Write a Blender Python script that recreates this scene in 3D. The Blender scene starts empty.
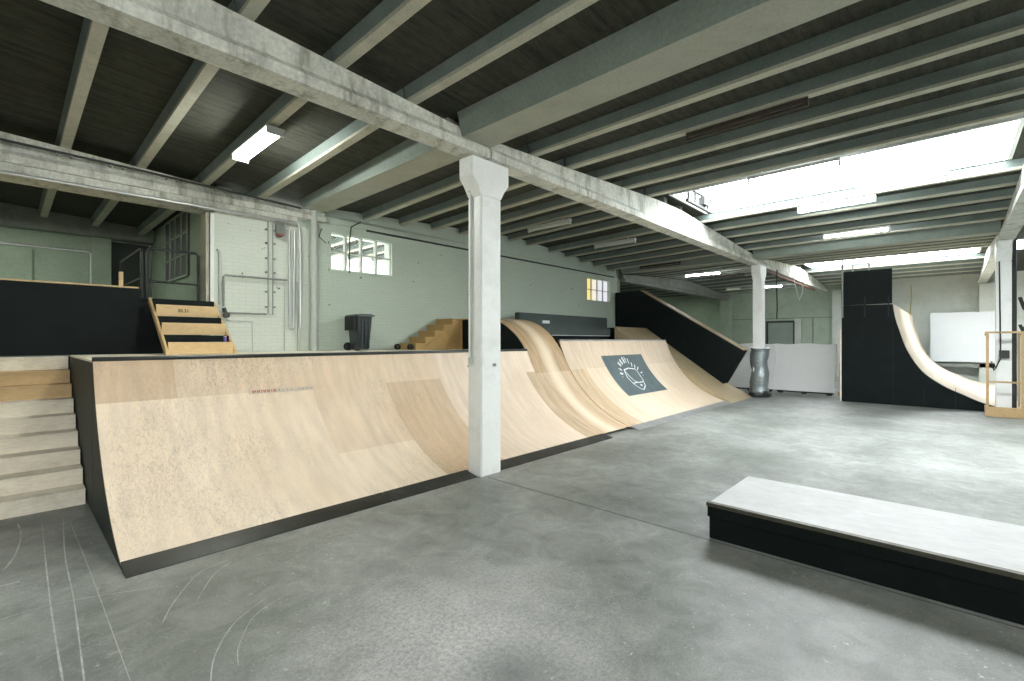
import bpy, bmesh, math, random
from mathutils import Vector, Matrix
random.seed(7)
K = 1.25                      # layout units -> metres
C = bpy.context.scene.collection
PI = math.pi

# ------------------------------------------------------------------ materials
def M(name, col, rough=.6, var=.15, s1=2.0, s2=25.0, bump=.08, metal=0.0, st=(1,1,1), spec=.5, dirt=None, dirt_amt=.5, dirt_s=1.2, dst=(1,1,1)):
    m = bpy.data.materials.new(name); m.use_nodes = True
    nt = m.node_tree; N = nt.nodes; Lk = nt.links
    b = N['Principled BSDF']
    b.inputs['Roughness'].default_value = rough; b.inputs['Metallic'].default_value = metal
    b.inputs['Specular IOR Level'].default_value = spec
    tc = N.new('ShaderNodeTexCoord'); mp = N.new('ShaderNodeMapping'); mp.inputs['Scale'].default_value = st
    Lk.new(tc.outputs['Object'], mp.inputs['Vector'])
    n1 = N.new('ShaderNodeTexNoise'); n1.inputs['Scale'].default_value = s1; n1.inputs['Detail'].default_value = 5
    n2 = N.new('ShaderNodeTexNoise'); n2.inputs['Scale'].default_value = s2; n2.inputs['Detail'].default_value = 4
    Lk.new(mp.outputs[0], n1.inputs['Vector']); Lk.new(mp.outputs[0], n2.inputs['Vector'])
    mx = N.new('ShaderNodeMath'); mx.operation = 'ADD'
    h = N.new('ShaderNodeMath'); h.operation = 'MULTIPLY'; h.inputs[1].default_value = .5
    Lk.new(n1.outputs['Fac'], mx.inputs[0]); Lk.new(n2.outputs['Fac'], mx.inputs[1]); Lk.new(mx.outputs[0], h.inputs[0])
    r = N.new('ShaderNodeValToRGB')
    r.color_ramp.elements[0].position = .32; r.color_ramp.elements[1].position = .68
    r.color_ramp.elements[0].color = (*[c*(1-var) for c in col], 1)
    r.color_ramp.elements[1].color = (*[min(1, c*(1+var)) for c in col], 1)
    Lk.new(h.outputs[0], r.inputs['Fac'])
    out = r.outputs['Color']
    if dirt:
        n3 = N.new('ShaderNodeTexNoise'); n3.inputs['Scale'].default_value = dirt_s; n3.inputs['Detail'].default_value = 8; n3.inputs['Roughness'].default_value = .7
        mp3 = N.new('ShaderNodeMapping'); mp3.inputs['Scale'].default_value = dst
        Lk.new(tc.outputs['Object'], mp3.inputs['Vector']); Lk.new(mp3.outputs[0], n3.inputs['Vector'])
        r3 = N.new('ShaderNodeValToRGB'); r3.color_ramp.elements[0].position = .5; r3.color_ramp.elements[1].position = .72
        r3.color_ramp.elements[0].color = (0,0,0,1); r3.color_ramp.elements[1].color = (dirt_amt,)*3 + (1,)
        Lk.new(n3.outputs['Fac'], r3.inputs['Fac'])
        mm = N.new('ShaderNodeMixRGB'); mm.inputs['Color2'].default_value = (*dirt, 1)
        Lk.new(r3.outputs['Color'], mm.inputs['Fac']); Lk.new(out, mm.inputs['Color1']); out = mm.outputs['Color']
    Lk.new(out, b.inputs['Base Color'])
    if bump:
        bp = N.new('ShaderNodeBump'); bp.inputs['Strength'].default_value = bump; bp.inputs['Distance'].default_value = .02
        Lk.new(n2.outputs['Fac'], bp.inputs['Height']); Lk.new(bp.outputs[0], b.inputs['Normal'])
    m['out'] = 0
    return m

def emit(name, col, s):
    m = bpy.data.materials.new(name); m.use_nodes = True
    nt = m.node_tree; nt.nodes.clear()
    e = nt.nodes.new('ShaderNodeEmission'); e.inputs[0].default_value = (*col, 1); e.inputs[1].default_value = s
    o = nt.nodes.new('ShaderNodeOutputMaterial'); nt.links.new(e.outputs[0], o.inputs[0])
    return m

def brick(name, c1, c2, mort, rough=.75, w=.24, hgt=.075, axis='X'):
    m = M(name, c1, rough, .06, 1.2, 30, 0)
    nt = m.node_tree; N = nt.nodes; Lk = nt.links; b = N['Principled BSDF']
    tc = N.new('ShaderNodeTexCoord'); sp = N.new('ShaderNodeSeparateXYZ'); cb = N.new('ShaderNodeCombineXYZ')
    Lk.new(tc.outputs['Object'], sp.inputs[0]); Lk.new(sp.outputs[axis], cb.inputs['X']); Lk.new(sp.outputs['Z'], cb.inputs['Y'])
    t = N.new('ShaderNodeTexBrick'); t.inputs['Scale'].default_value = 1; t.inputs['Brick Width'].default_value = w; t.inputs['Row Height'].default_value = hgt
    t.inputs['Mortar Size'].default_value = .006; t.inputs['Mortar Smooth'].default_value = .5
    t.inputs['Color1'].default_value = (*c1,1); t.inputs['Color2'].default_value = (*c2,1); t.inputs['Mortar'].default_value = (*mort,1)
    Lk.new(cb.outputs[0], t.inputs['Vector'])
    old = b.inputs['Base Color'].links[0].from_socket
    mm = N.new('ShaderNodeMixRGB'); mm.blend_type = 'MIX'; mm.inputs['Fac'].default_value = .55
    Lk.new(old, mm.inputs['Color1']); Lk.new(t.outputs['Color'], mm.inputs['Color2'])
    # small chips
    v = N.new('ShaderNodeTexNoise'); v.inputs['Scale'].default_value = 7; v.inputs['Detail'].default_value = 2
    Lk.new(tc.outputs['Object'], v.inputs['Vector'])
    rr = N.new('ShaderNodeValToRGB'); rr.color_ramp.elements[0].position = .73; rr.color_ramp.elements[1].position = .76
    Lk.new(v.outputs['Fac'], rr.inputs['Fac'])
    m2 = N.new('ShaderNodeMixRGB'); m2.inputs['Color2'].default_value = (.12,.13,.11,1)
    Lk.new(rr.outputs['Color'], m2.inputs['Fac']); Lk.new(mm.outputs['Color'], m2.inputs['Color1'])
    Lk.new(m2.outputs['Color'], b.inputs['Base Color'])
    bp = N.new('ShaderNodeBump'); bp.inputs['Strength'].default_value = .5; bp.inputs['Distance'].default_value = .006; bp.invert = True
    Lk.new(t.outputs['Fac'], bp.inputs['Height']); Lk.new(bp.outputs[0], b.inputs['Normal'])
    return m

def plywood(name, col, scuff=.35, warm=.12, rough=.55, band=None):
    """birch sheet: long grain, hair-fine scuffs from wheels"""
    m = bpy.data.materials.new(name); m.use_nodes = True
    nt = m.node_tree; N = nt.nodes; Lk = nt.links; b = N['Principled BSDF']
    b.inputs['Roughness'].default_value = rough; b.inputs['Specular IOR Level'].default_value = .35
    tc = N.new('ShaderNodeTexCoord')
    def noise(scale, st=(1,1,1), detail=4, dist=0):
        mp = N.new('ShaderNodeMapping'); mp.inputs['Scale'].default_value = st
        Lk.new(tc.outputs['Object'], mp.inputs['Vector'])
        n = N.new('ShaderNodeTexNoise'); n.inputs['Scale'].default_value = scale; n.inputs['Detail'].default_value = detail; n.inputs['Distortion'].default_value = dist
        Lk.new(mp.outputs[0], n.inputs['Vector']); return n.outputs['Fac']
    def ramp(s, stops):
        r = N.new('ShaderNodeValToRGB'); e = r.color_ramp.elements
        while len(e) < len(stops): e.new(.5)
        for q, (p, c) in zip(e, stops): q.position = p; q.color = (c, c, c, 1)
        Lk.new(s, r.inputs['Fac']); return r.outputs['Color']
    def mixc(f, c1, c2, mode='MIX', fv=None):
        x = N.new('ShaderNodeMixRGB'); x.blend_type = mode
        if f is None: x.inputs['Fac'].default_value = fv
        else: Lk.new(f, x.inputs['Fac'])
        for sck, c in (('Color1', c1), ('Color2', c2)):
            if isinstance(c, tuple): x.inputs[sck].default_value = (*c, 1)
            else: Lk.new(c, x.inputs[sck])
        return x.outputs['Color']
    g = noise(9, (1, .16, .16), 6)
    base = mixc(ramp(g, [(.3, 0), (.7, 1)]), tuple(c*(1-warm) for c in col), tuple(min(1, c*(1+warm*.7)) for c in col))
    blot = noise(1.1, (1, 1, 1), 5)
    base = mixc(ramp(blot, [(.35, 0), (.75, .55)]), base, tuple(c*f for c, f in zip(col, (.86, .80, .70))))
    hair1 = ramp(noise(16, (1.3, .5, .5), 4, .6), [(.0, 0), (.46, 0), (.497, .7), (.534, 0)])
    hair2 = ramp(noise(34, (1.4, .4, .4), 4, .5), [(.0, 0), (.46, 0), (.5, .8), (.54, 0)])
    area = ramp(noise(.8, (1, 1, 1), 3), [(.4, .15), (.62, 1)])
    h = mixc(None, hair1, hair2, 'ADD', 1.0)
    h = mixc(None, h, area, 'MULTIPLY', 1.0)
    h = mixc(None, h, (scuff, scuff, scuff), 'MULTIPLY', 1.0)
    base = mixc(h, base, (.17, .15, .12))
    if band:                      # pale track worn by wheels along the middle
        sp = N.new('ShaderNodeSeparateXYZ'); Lk.new(tc.outputs['Object'], sp.inputs[0])
        ab = N.new('ShaderNodeMath'); ab.operation = 'ABSOLUTE'; Lk.new(sp.outputs['X'], ab.inputs[0])
        wob = N.new('ShaderNodeMath'); wob.operation = 'MULTIPLY_ADD'; Lk.new(noise(2.5, (1, .3, .3), 3), wob.inputs[0]); wob.inputs[1].default_value = .25; Lk.new(ab.outputs[0], wob.inputs[2])
        mr = N.new('ShaderNodeMapRange'); mr.interpolation_type = 'SMOOTHSTEP'
        mr.inputs['From Min'].default_value = .12; mr.inputs['From Max'].default_value = .48; mr.inputs['To Min'].default_value = .85; mr.inputs['To Max'].default_value = 0
        Lk.new(wob.outputs[0], mr.inputs['Value']); base = mixc(mr.outputs[0], base, band)
    Lk.new(base, b.inputs['Base Color'])
    bp = N.new('ShaderNodeBump'); bp.inputs['Strength'].default_value = .05; bp.inputs['Distance'].default_value = .01
    Lk.new(g, bp.inputs['Height']); Lk.new(bp.outputs[0], b.inputs['Normal'])
    return m

def floor_mat():
    m = bpy.data.materials.new('polished_concrete'); m.use_nodes = True
    nt = m.node_tree; N = nt.nodes; Lk = nt.links; b = N['Principled BSDF']
    tc = N.new('ShaderNodeTexCoord')
    def noise(s, d=6, dist=0, st=(1,1,1), rough=.55):
        mp = N.new('ShaderNodeMapping'); mp.inputs['Scale'].default_value = st; Lk.new(tc.outputs['Object'], mp.inputs['Vector'])
        n = N.new('ShaderNodeTexNoise'); n.inputs['Scale'].default_value = s; n.inputs['Detail'].default_value = d; n.inputs['Distortion'].default_value = dist; n.inputs['Roughness'].default_value = rough
        Lk.new(mp.outputs[0], n.inputs['Vector']); return n.outputs['Fac']
    def ramp(s, *stops):
        r = N.new('ShaderNodeValToRGB'); e = r.color_ramp.elements
        while len(e) < len(stops): e.new(.5)
        for q, (p, c) in zip(e, stops): q.position = p; q.color = (*c, 1) if isinstance(c, tuple) else (c, c, c, 1)
        Lk.new(s, r.inputs['Fac']); return r.outputs['Color']
    def mix(f, a, c, mode='MIX'):
        x = N.new('ShaderNodeMixRGB'); x.blend_type = mode
        if isinstance(f, float): x.inputs['Fac'].default_value = f
        else: Lk.new(f, x.inputs['Fac'])
        for sck, v in (('Color1', a), ('Color2', c)):
            if isinstance(v, tuple): x.inputs[sck].default_value = (*v, 1)
            else: Lk.new(v, x.inputs[sck])
        return x.outputs['Color']
    big = noise(.55, 7, .3)
    col = ramp(big, (.30, FL_A), (.5, FL_B), (.72, FL_C))
    mid = noise(3.2, 10, .8, rough=.72)
    col = mix(.95, col, ramp(mid, (.34, (.36,.38,.36)), (.66, (.65,.655,.64))), 'OVERLAY')
    fine = noise(60, 3)
    col = mix(.3, col, ramp(fine, (.34, .3), (.66, .72)), 'OVERLAY')
    speck = ramp(noise(17, 4, rough=.8), (.63, 0), (.68, 1))
    sparea = ramp(noise(.9, 3), (.36, .1), (.62, .9))
    col = mix(mix(1.0, speck, sparea, 'MULTIPLY'), col, (.62, .62, .60))
    hair = ramp(noise(1.7, 3, 2.5), (.0, 0), (.491, 0), (.499, .38), (.507, 0))
    hair2 = ramp(noise(3.1, 3, 3.0), (.0, 0), (.492, 0), (.4995, .3), (.507, 0))
    hp = mix(1.0, mix(1.0, hair, hair2, 'ADD'), ramp(noise(.7, 2), (.45, 0), (.62, 1)), 'MULTIPLY')
    col = mix(hp, col, (.55, .55, .53))
    # chalk dust spilt on the slab
    def blob(cx, cy, r, edge):
        vm = N.new('ShaderNodeVectorMath'); vm.operation = 'DISTANCE'; vm.inputs[1].default_value = (cx*K, cy*K, 0)
        Lk.new(tc.outputs['Object'], vm.inputs[0])
        a = N.new('ShaderNodeMath'); a.operation = 'MULTIPLY_ADD'; Lk.new(noise(2.2, 6, .5), a.inputs[0]); a.inputs[1].default_value = edge*K; Lk.new(vm.outputs['Value'], a.inputs[2])
        mr = N.new('ShaderNodeMapRange'); mr.inputs['From Min'].default_value = (r)*K; mr.inputs['From Max'].default_value = (r+edge)*K
        mr.inputs['To Min'].default_value = 1; mr.inputs['To Max'].default_value = 0
        Lk.new(a.outputs[0], mr.inputs['Value']); return mr.outputs[0]
    grain = ramp(noise(30, 6, rough=.9), (.40, .35), (.58, 1))
    d = mix(1.0, mix(1.0, blob(1.72, 1.95, .62, 1.0), grain, 'MULTIPLY'), (.9, .9, .9), 'MULTIPLY')
    col = mix(d, col, (.62, .62, .59))
    col = mix(mix(1.0, blob(1.66, 1.54, .16, .3), (.7,.7,.7), 'MULTIPLY'), col, (.12, .13, .13))
    Lk.new(col, b.inputs['Base Color'])
    rr = ramp(noise(5, 8, .5), (.3, FL_R), (.7, FL_R + .09))
    Lk.new(rr, b.inputs['Roughness']); b.inputs['Specular IOR Level'].default_value = .5
    bp = N.new('ShaderNodeBump'); bp.inputs['Strength'].default_value = .05; bp.inputs['Distance'].default_value = .01
    Lk.new(mid, bp.inputs['Height']); Lk.new(bp.outputs[0], b.inputs['Normal'])
    return m

FL_A, FL_B, FL_C, FL_R = (.118,.127,.115), (.195,.204,.190), (.31,.316,.306), .40
m_floor = floor_mat()
m_joint = M('joint_filler', (.10,.105,.10), .8, .5, 6, 30, 0)
m_scratch = M('chalk_scratch', (.42,.42,.405), .8, .35, 8, 60, 0)
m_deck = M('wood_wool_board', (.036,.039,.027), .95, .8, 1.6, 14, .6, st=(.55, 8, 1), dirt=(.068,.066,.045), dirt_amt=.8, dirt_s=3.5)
m_conc = M('roof_concrete', (.24,.255,.23), .8, .22, 3, 40, .12, dirt=(.14,.15,.13), dirt_amt=.6)
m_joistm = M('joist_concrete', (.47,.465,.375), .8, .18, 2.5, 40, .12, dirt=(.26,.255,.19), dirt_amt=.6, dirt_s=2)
m_joistside = M('joist_concrete_shaded', (.165,.205,.19), .85, .2, 3, 40, .1)  # same concrete, darker and teal: shade painted onto the joist sides
m_gird = M('girder_concrete', (.60,.615,.555), .75, .28, 2.2, 24, .2, dirt=(.17,.172,.125), dirt_amt=1.0, dirt_s=3.0, dst=(1.5,1,.35))
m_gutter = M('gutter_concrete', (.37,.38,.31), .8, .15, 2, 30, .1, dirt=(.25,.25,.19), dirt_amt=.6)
m_gutside = M('gutter_concrete_shaded', (.235,.28,.25), .8, .2, 2, 30, .1, dirt=(.2,.22,.18), dirt_amt=.5)  # shade of the gutter's sloping sides put into a darker concrete colour
m_white = M('white_paint', (.86,.885,.87), .45, .04, 2, 30, .04, dirt=(.42,.43,.40), dirt_amt=.35)
m_wallbrick = brick('painted_brick_pale', (.66,.71,.64), (.70,.74,.67), (.56,.61,.55))
m_wallgreen = brick('painted_brick_sage', (.52,.60,.52), (.56,.64,.56), (.44,.51,.44))
m_wallplain = M('wall_plaster', (.55,.58,.53), .8, .1, 1.5, 20, .05, dirt=(.35,.37,.33), dirt_amt=.4)
m_walldim = M('sage_plaster', (.36,.43,.34), .8, .12, 1.5, 20, .05, dirt=(.22,.26,.2), dirt_amt=.5)
m_black = M('black_paint', (.004,.0078,.0078), .6, .3, 2, 40, .05, spec=.16, dirt=(.016,.021,.021), dirt_amt=.3, dirt_s=3)
m_sidegreen = M('dark_stained_ply', (.018,.028,.024), .6, .35, 3, 50, .05, st=(1, 1, .2), spec=.3)
m_steel = M('galvanised_steel', (.42,.43,.42), .35, .25, 4, 40, .03, metal=.85, dirt=(.10,.10,.09), dirt_amt=.8, dirt_s=2)
m_steeldark = M('worn_dark_steel', (.028,.033,.032), .38, .4, 4, 40, .03, metal=.4, dirt=(.12,.12,.115), dirt_amt=.5, dirt_s=2.5)
m_pipe = M('painted_pipe', (.50,.54,.50), .5, .1, 3, 40, 0)
m_pipelt = M('pale_grey_pipe', (.36,.385,.355), .5, .1, 3, 40, 0)
m_pipegrey = M('bare_pipe', (.24,.26,.24), .45, .2, 6, 40, 0, metal=.4)
m_pipedark = M('dark_conduit', (.03,.035,.032), .6, .2, 6, 40, 0)
m_silver = M('silver_pipe', (.62,.64,.64), .3, .1, 6, 40, 0, metal=.8)
m_ply = plywood('birch_ply', (.79,.64,.475), .42)
m_ply_lo = plywood('birch_ply_pale', (.87,.735,.57), .34)
m_ply_warm = plywood('birch_ply_tan', (.68,.52,.36), .3)
m_ply_pink = plywood('birch_ply_rosy', (.80,.665,.53), .12)
m_ply_worn = plywood('birch_ply_worn', (.57,.435,.285), .3, .22)
m_ply_roll = plywood('birch_ply_rolled', (.47,.335,.195), .2, .35, band=(.76,.64,.48))
m_ply_rollow = plywood('birch_ply_rolled_low', (.56,.42,.275), .2, .22, band=(.78,.665,.51))
m_ply_bank = plywood('bank_ply', (.40,.325,.205), .2, .15)
m_ply_s1 = plywood('birch_ply_far', (.60,.49,.37), .12)
m_ply_s2 = plywood('birch_ply_far_pale', (.66,.55,.42), .1)
m_ply_white = plywood('pale_laminate', (.63,.555,.45), .1, .05)
m_edge = M('ply_edge', (.50,.34,.20), .7, .2, 5, 60, 0)
m_wood = M('new_pine', (.64,.46,.24), .6, .16, 3, 30, .05, st=(.4, 2, 2), dirt=(.42,.27,.12), dirt_amt=.5, dirt_s=2)
m_woodold = M('weathered_ply', (.88,.80,.66), .7, .18, 2.5, 30, .05, st=(.35, 2, 2), dirt=(.42,.36,.27), dirt_amt=.5, dirt_s=2.2)
m_guard = M('guard_pine', (.44,.30,.15), .6, .18, 3, 30, .05)
m_wooddk = M('amber_ply', (.42,.27,.10), .6, .2, 3, 30, .05, dirt=(.25,.15,.05), dirt_amt=.5)
m_pad = M('chalky_laminate', (.56,.575,.565), .42, .14, 1.2, 18, .03, st=(1, .35, 1), dirt=(.36,.375,.36), dirt_amt=.5)
m_angle = M('brass_worn_angle', (.085,.082,.06), .4, .3, 5, 40, .03, metal=.5)
m_bin = M('grey_bin_plastic', (.033,.045,.047), .45, .12, 4, 40, 0)
m_binlid = M('lighter_bin_lid', (.11,.13,.13), .45, .12, 4, 40, 0)
m_rubber = M('black_rubber', (.012,.012,.012), .7, .1)
m_logo = M('slate_paint', (.075,.105,.112), .6, .3, 3, 30, .03)
m_logow = M('white_ink', (.72,.74,.72), .6, .05)
m_redink = M('faded_red_ink', (.45,.11,.08), .6, .3, 20, 60, 0)
m_greyink = M('faded_grey_ink', (.46,.41,.37), .6, .3, 20, 60, 0)
m_sticker = M('worn_sticker', (.62,.53,.42), .6, .12, 20, 60, 0)
m_bench = M('slate_green_vinyl', (.055,.075,.073), .5, .15, 3, 40, .03)
m_foil = M('grey_shrink_wrap', (.30,.345,.36), .28, .25, 2, 8, .5, metal=.55, st=(1, 1, 5))
m_sheet = M('white_tarp', (.95,.96,.96), .5, .02, 3, 10, .12)
m_boardwhite = M('white_board', (.70,.73,.745), .5, .03, 2, 20, 0)
m_fix = M('enamel_fixture', (.62,.64,.62), .45, .05)
m_fixdark = M('rusty_fixture', (.05,.04,.03), .7, .3, 5, 40, 0)
m_mauve = M('dusty_glass', (.15,.14,.155), .3, .15, 3, 20, 0)
m_yel = emit('sunlit_yellow_pane', (1.0,.80,.28), .85)
m_yel2 = emit('sunlit_cream_pane', (.95,.88,.72), .85)
m_pale = emit('daylit_frosted_pane', (.86,.87,.92), .80)
SKY = 18.0
m_glaze = emit('daylit_glazing', (.93,.975,1.0), SKY)
m_glazew = emit('added_glazing_dim', (.95,.98,1.0), SKY*.4)  # weaker glow for the added, unseen skylights at the near end
m_tube = emit('lit_tube', (.98,1.0,.93), 130)
m_tube2 = emit('lit_tube_far', (.95,.99,1.0), 55)
m_tubeoff = M('unlit_tube', (.78,.80,.76), .3, .03)
m_greenlamp = emit('dim_lamp_diffuser', (.60,.66,.45), .42)
m_swin = emit('added_bright_pane', (1.0,.985,.94), 12.0)
m_jamb = M('jamb_paint', (.42,.40,.31), .7, .15)

# ------------------------------------------------------------------ mesh builder
class MB:
    def __init__(s): s.v = []; s.f = []; s.mi = []
    def add(s, vs, fs, mi=0):
        o = len(s.v); s.v += [tuple(p) for p in vs]
        for f in fs: s.f.append(tuple(o+i for i in f)); s.mi.append(mi)
        return s
    def box(s, x0, x1, y0, y1, z0, z1, mi=0):
        vs = [(x, y, z) for x in (x0, x1) for y in (y0, y1) for z in (z0, z1)]
        return s.add(vs, [(0,1,3,2), (4,6,7,5), (0,4,5,1), (2,3,7,6), (0,2,6,4), (1,5,7,3)], mi)
    def prism(s, prof, axis, a, b, mi=0, cap=True):
        """prof: 2-D outline; axis 'x' -> (y,z), 'y' -> (x,z), 'z' -> (x,y)"""
        def P(p, t): return {'x': (t, p[0], p[1]), 'y': (p[0], t, p[1]), 'z': (p[0], p[1], t)}[axis]
        n = len(prof); vs = [P(p, a) for p in prof] + [P(p, b) for p in prof]
        fs = [(i, (i+1) % n, n+(i+1) % n, n+i) for i in range(n)]
        if cap: fs += [tuple(range(n-1, -1, -1)), tuple(range(n, 2*n))]
        return s.add(vs, fs, mi)
    def tube(s, pts, r, n=10, mi=0, cap=True):
        pts = [Vector(p) for p in pts]; rings = []; up = None
        for i, p in enumerate(pts):
            d = (pts[min(i+1, len(pts)-1)] - pts[max(i-1, 0)]).normalized()
            a = Vector((0,0,1)) if abs(d.z) < .9 else Vector((1,0,0))
            u = d.cross(a).normalized() if up is None else (up - d*up.dot(d)).normalized()
            up = u; w = d.cross(u)
            rr = r[i] if isinstance(r, (list, tuple)) else r
            rings.append([p + (u*math.cos(2*PI*k/n) + w*math.sin(2*PI*k/n))*rr for k in range(n)])
        vs = [q for g in rings for q in g]; fs = []
        for i in range(len(rings)-1):
            for k in range(n): fs.append((i*n+k, i*n+(k+1) % n, (i+1)*n+(k+1) % n, (i+1)*n+k))
        if cap: fs += [tuple(range(n-1, -1, -1)), tuple((len(rings)-1)*n+k for k in range(n))]
        return s.add(vs, fs, mi)
    def build(s, name, mats, parent=None, origin=None, bevel=0, smooth=False, edge=None):
        if not isinstance(mats, (list, tuple)): mats = [mats]
        if origin is None:
            if parent is not None: origin = tuple(c/K for c in parent.matrix_world.translation)
            else:
                xs, ys, zs = zip(*s.v); origin = ((min(xs)+max(xs))/2, (min(ys)+max(ys))/2, min(zs))
        me = bpy.data.meshes.new(name)
        me.from_pydata([((x-origin[0])*K, (y-origin[1])*K, (z-origin[2])*K) for x, y, z in s.v], [], s.f)
        for m in mats: me.materials.append(m)
        for p, i in zip(me.polygons, s.mi): p.material_index = i
        bm = bmesh.new(); bm.from_mesh(me)
        bmesh.ops.recalc_face_normals(bm, faces=bm.faces)
        if bevel: bmesh.ops.bevel(bm, geom=list(bm.edges), offset=bevel*K, segments=2, affect='EDGES', clamp_overlap=True)
        bm.to_mesh(me); bm.free()
        if smooth:
            for p in me.polygons: p.use_smooth = True
            try: me.set_sharp_from_angle(angle=math.radians(38))
            except Exception: pass
        o = bpy.data.objects.new(name, me); C.objects.link(o)
        if parent is not None: o.parent = parent; o.matrix_parent_inverse = Matrix.Identity(4)
        o.location = (0,0,0) if parent is not None else tuple(c*K for c in origin)
        if parent is not None:
            d = Vector(origin)*K - parent.matrix_world.translation
            o.location = d
        o.matrix_world  # evaluated later
        bpy.context.view_layer.update()
        return o

def tag(o, label=None, cat=None, group=None, kind=None):
    if label: o['label'] = label
    if cat: o['category'] = cat
    if group: o['group'] = group
    if kind: o['kind'] = kind
    return o
def thing(name, loc, label, cat, group=None, kind=None):
    o = bpy.data.objects.new(name, None); C.objects.link(o)
    o.location = tuple(c*K for c in loc); o.empty_display_size = .1
    bpy.context.view_layer.update()
    return tag(o, label, cat, group, kind)
def struct(name, mb, mats, **kw):
    return tag(mb.build(name, mats, **kw), kind='structure')
def B(*a): return MB().box(*a)

# ------------------------------------------------------------------ setting
VAL = [-6.9, 3.68, 14.3, 24.9]               # roof valleys along X
def vd(x): return min(abs(x-v) for v in VAL)
def soff(x): return 3.965 + .058*vd(x)       # joist soffit
JH = .145                                    # joist depth
def drop(y): return .12*max(0, min(1, (y-4.05)/4.2))     # roof falls a little to the brick wall
def deck(x): return soff(x) + JH
fl = struct('floor', B(-7.5, 25.2, -6.2, 14, -.3, 0), m_floor, origin=(0,0,0))
mj = MB().box(3.835, 3.85, -5.8, 3.95, 0, .0012)
tag(mj.build('floor_joint', m_joint, fl))
def ribbon(pts, w, z=.0015):
    mb = MB()
    P = [Vector((x, y, z)) for x, y in pts]
    # smooth by Catmull-Rom
    Q = []
    for i in range(len(P)-1):
        p0, p1, p2, p3 = P[max(i-1,0)], P[i], P[i+1], P[min(i+2, len(P)-1)]
        for k in range(6):
            t = k/6; Q.append(.5*((2*p1)+(-p0+p2)*t+(2*p0-5*p1+4*p2-p3)*t*t+(-p0+3*p1-3*p2+p3)*t**3))
    Q.append(P[-1]); vs = []
    for i, p in enumerate(Q):
        d = (Q[min(i+1, len(Q)-1)]-Q[max(i-1, 0)]).normalized(); n = Vector((-d.y, d.x, 0))
        ww = w*.75*(.45+.55*random.random())*(0.35 if i in (0, len(Q)-1) else 1)
        vs += [p+n*ww/2, p-n*ww/2]
    mb.add(vs, [(2*i, 2*i+1, 2*i+3, 2*i+2) for i in range(len(Q)-1)])
    return mb
for pts, w in (([(.39,5.69), (.40,4.3), (.40,2.5)], .010), ([(.356,5.85), (.303,4.82), (.288,3.95), (.25,2.9)], .014),
               ([(.219,5.85), (.188,4.06), (.184,3.0)], .015), ([(.074,5.97), (.089,5.58), (.05,5.1), (-.01,4.82)], .02),
               ([(-.06,4.53), (.072,4.517)], .03), ([(1.103,3.845), (.915,3.787), (.712,3.49), (.604,3.26)], .012),
               ([(1.118,3.806), (.972,3.685), (.804,3.393)], .009), ([(1.11,3.113), (.888,2.97), (.726,2.734), (.645,2.5)], .009),
               ([(1.195,3.055), (.99,2.96), (.835,2.73), (.78,2.56)], .008), ([(-.2,3.95),(.2,3.98),(.7,3.75)], .012)):
    ribbon(pts, w).build('scratch_mark', m_scratch, fl)

YN, YW, YA, YB = 13.5, 8.25, 4.05, -.86
struct('wall_south', B(-7.5, 25.2, -6.1, -5.8, 0, 4.6), m_wallplain)
struct('wall_west', B(-7.4, -7.1, -5.8, YN, 0, 4.6), m_wallplain)
struct('wall_east', B(24.9, 25.2, -5.8, YN, 0, 4.6), m_wallplain)
struct('wall_north', B(-7.5, 25.2, YN, YN+.3, 0, 4.6), m_wallplain)
# brick wall with the two windows (X 2.06..14.1)
W1 = (4.04, 5.32, 2.91, 3.575); W2 = (12.3, 13.65, 2.87, 3.56)
def wall_with_holes(x0, x1, y0, y1, z0, z1, holes):
    mb = MB(); x = x0
    for hx0, hx1, hz0, hz1 in holes:
        mb.box(x, hx0, y0, y1, z0, z1); mb.box(hx0, hx1, y0, y1, z0, hz0); mb.box(hx0, hx1, y0, y1, hz1, z1); x = hx1
    mb.box(x, x1, y0, y1, z0, z1); return mb
struct('wall_north', B(2.17, 3.62, YW-.02, YW+.28, 0, 3.56), m_wallbrick)
struct('wall_north', wall_with_holes(3.62, 14.1, YW, YW+.28, 0, 3.735, [W1, W2]), m_wallgreen)
struct('trim_1', B(2.06, 2.10, YW-.03, YW+.26, 1.416, 3.54), m_jamb)
struct('trim_2', B(2.12, 2.17, YW-.03, YW+.28, 0, 3.54), m_white)
struct('wall_partition', wall_with_holes(0, 1, 0, 1, 0, 1, []) and B(2.3, 2.5, 8.53, YN, 0, 4.4), m_walldim)
struct('wall_partition', B(14.1, 14.3, YW, YN, 0, 4.4), m_walldim)
# inner lining of the room behind the brick wall
struct('wall_lining', B(2.52, 14.08, YN-.06, YN-.01, 0, 4.4), M('bright_room_white', (.85,.86,.86), .8, .02))
# alcove: raised dock floor, its lining
struct('floor_dock', B(-7.0, 2.28, 8.36, YN-.05, 0, 1.41), m_floor, origin=(0,0,1.41))
struct('wall_alcove', B(-7.0, 1.25, YN-.16, YN-.02, 1.416, 3.79), m_walldim)
struct('trim_3', B(1.25, 1.56, YN-.24, YN-.02, 1.416, 3.79), m_walldim)
struct('doorway_1', B(1.58, 2.24, YN-.08, YN-.02, 1.416, 3.76), M('doorway_shade', (.03,.04,.034), .6))  # dark slab stands in for the shade inside the doorway
struct('trim_4', B(-7.0, 2.28, YN-.4, YN-.02, 3.79, 4.24), m_conc)
struct('trim_5', MB().box(-.62, -.6, YN-.19, YN-.16, 1.416, 3.4).box(.36, .38, YN-.19, YN-.16, 1.416, 3.4), M('seam', (.2,.25,.2), .8))
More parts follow.
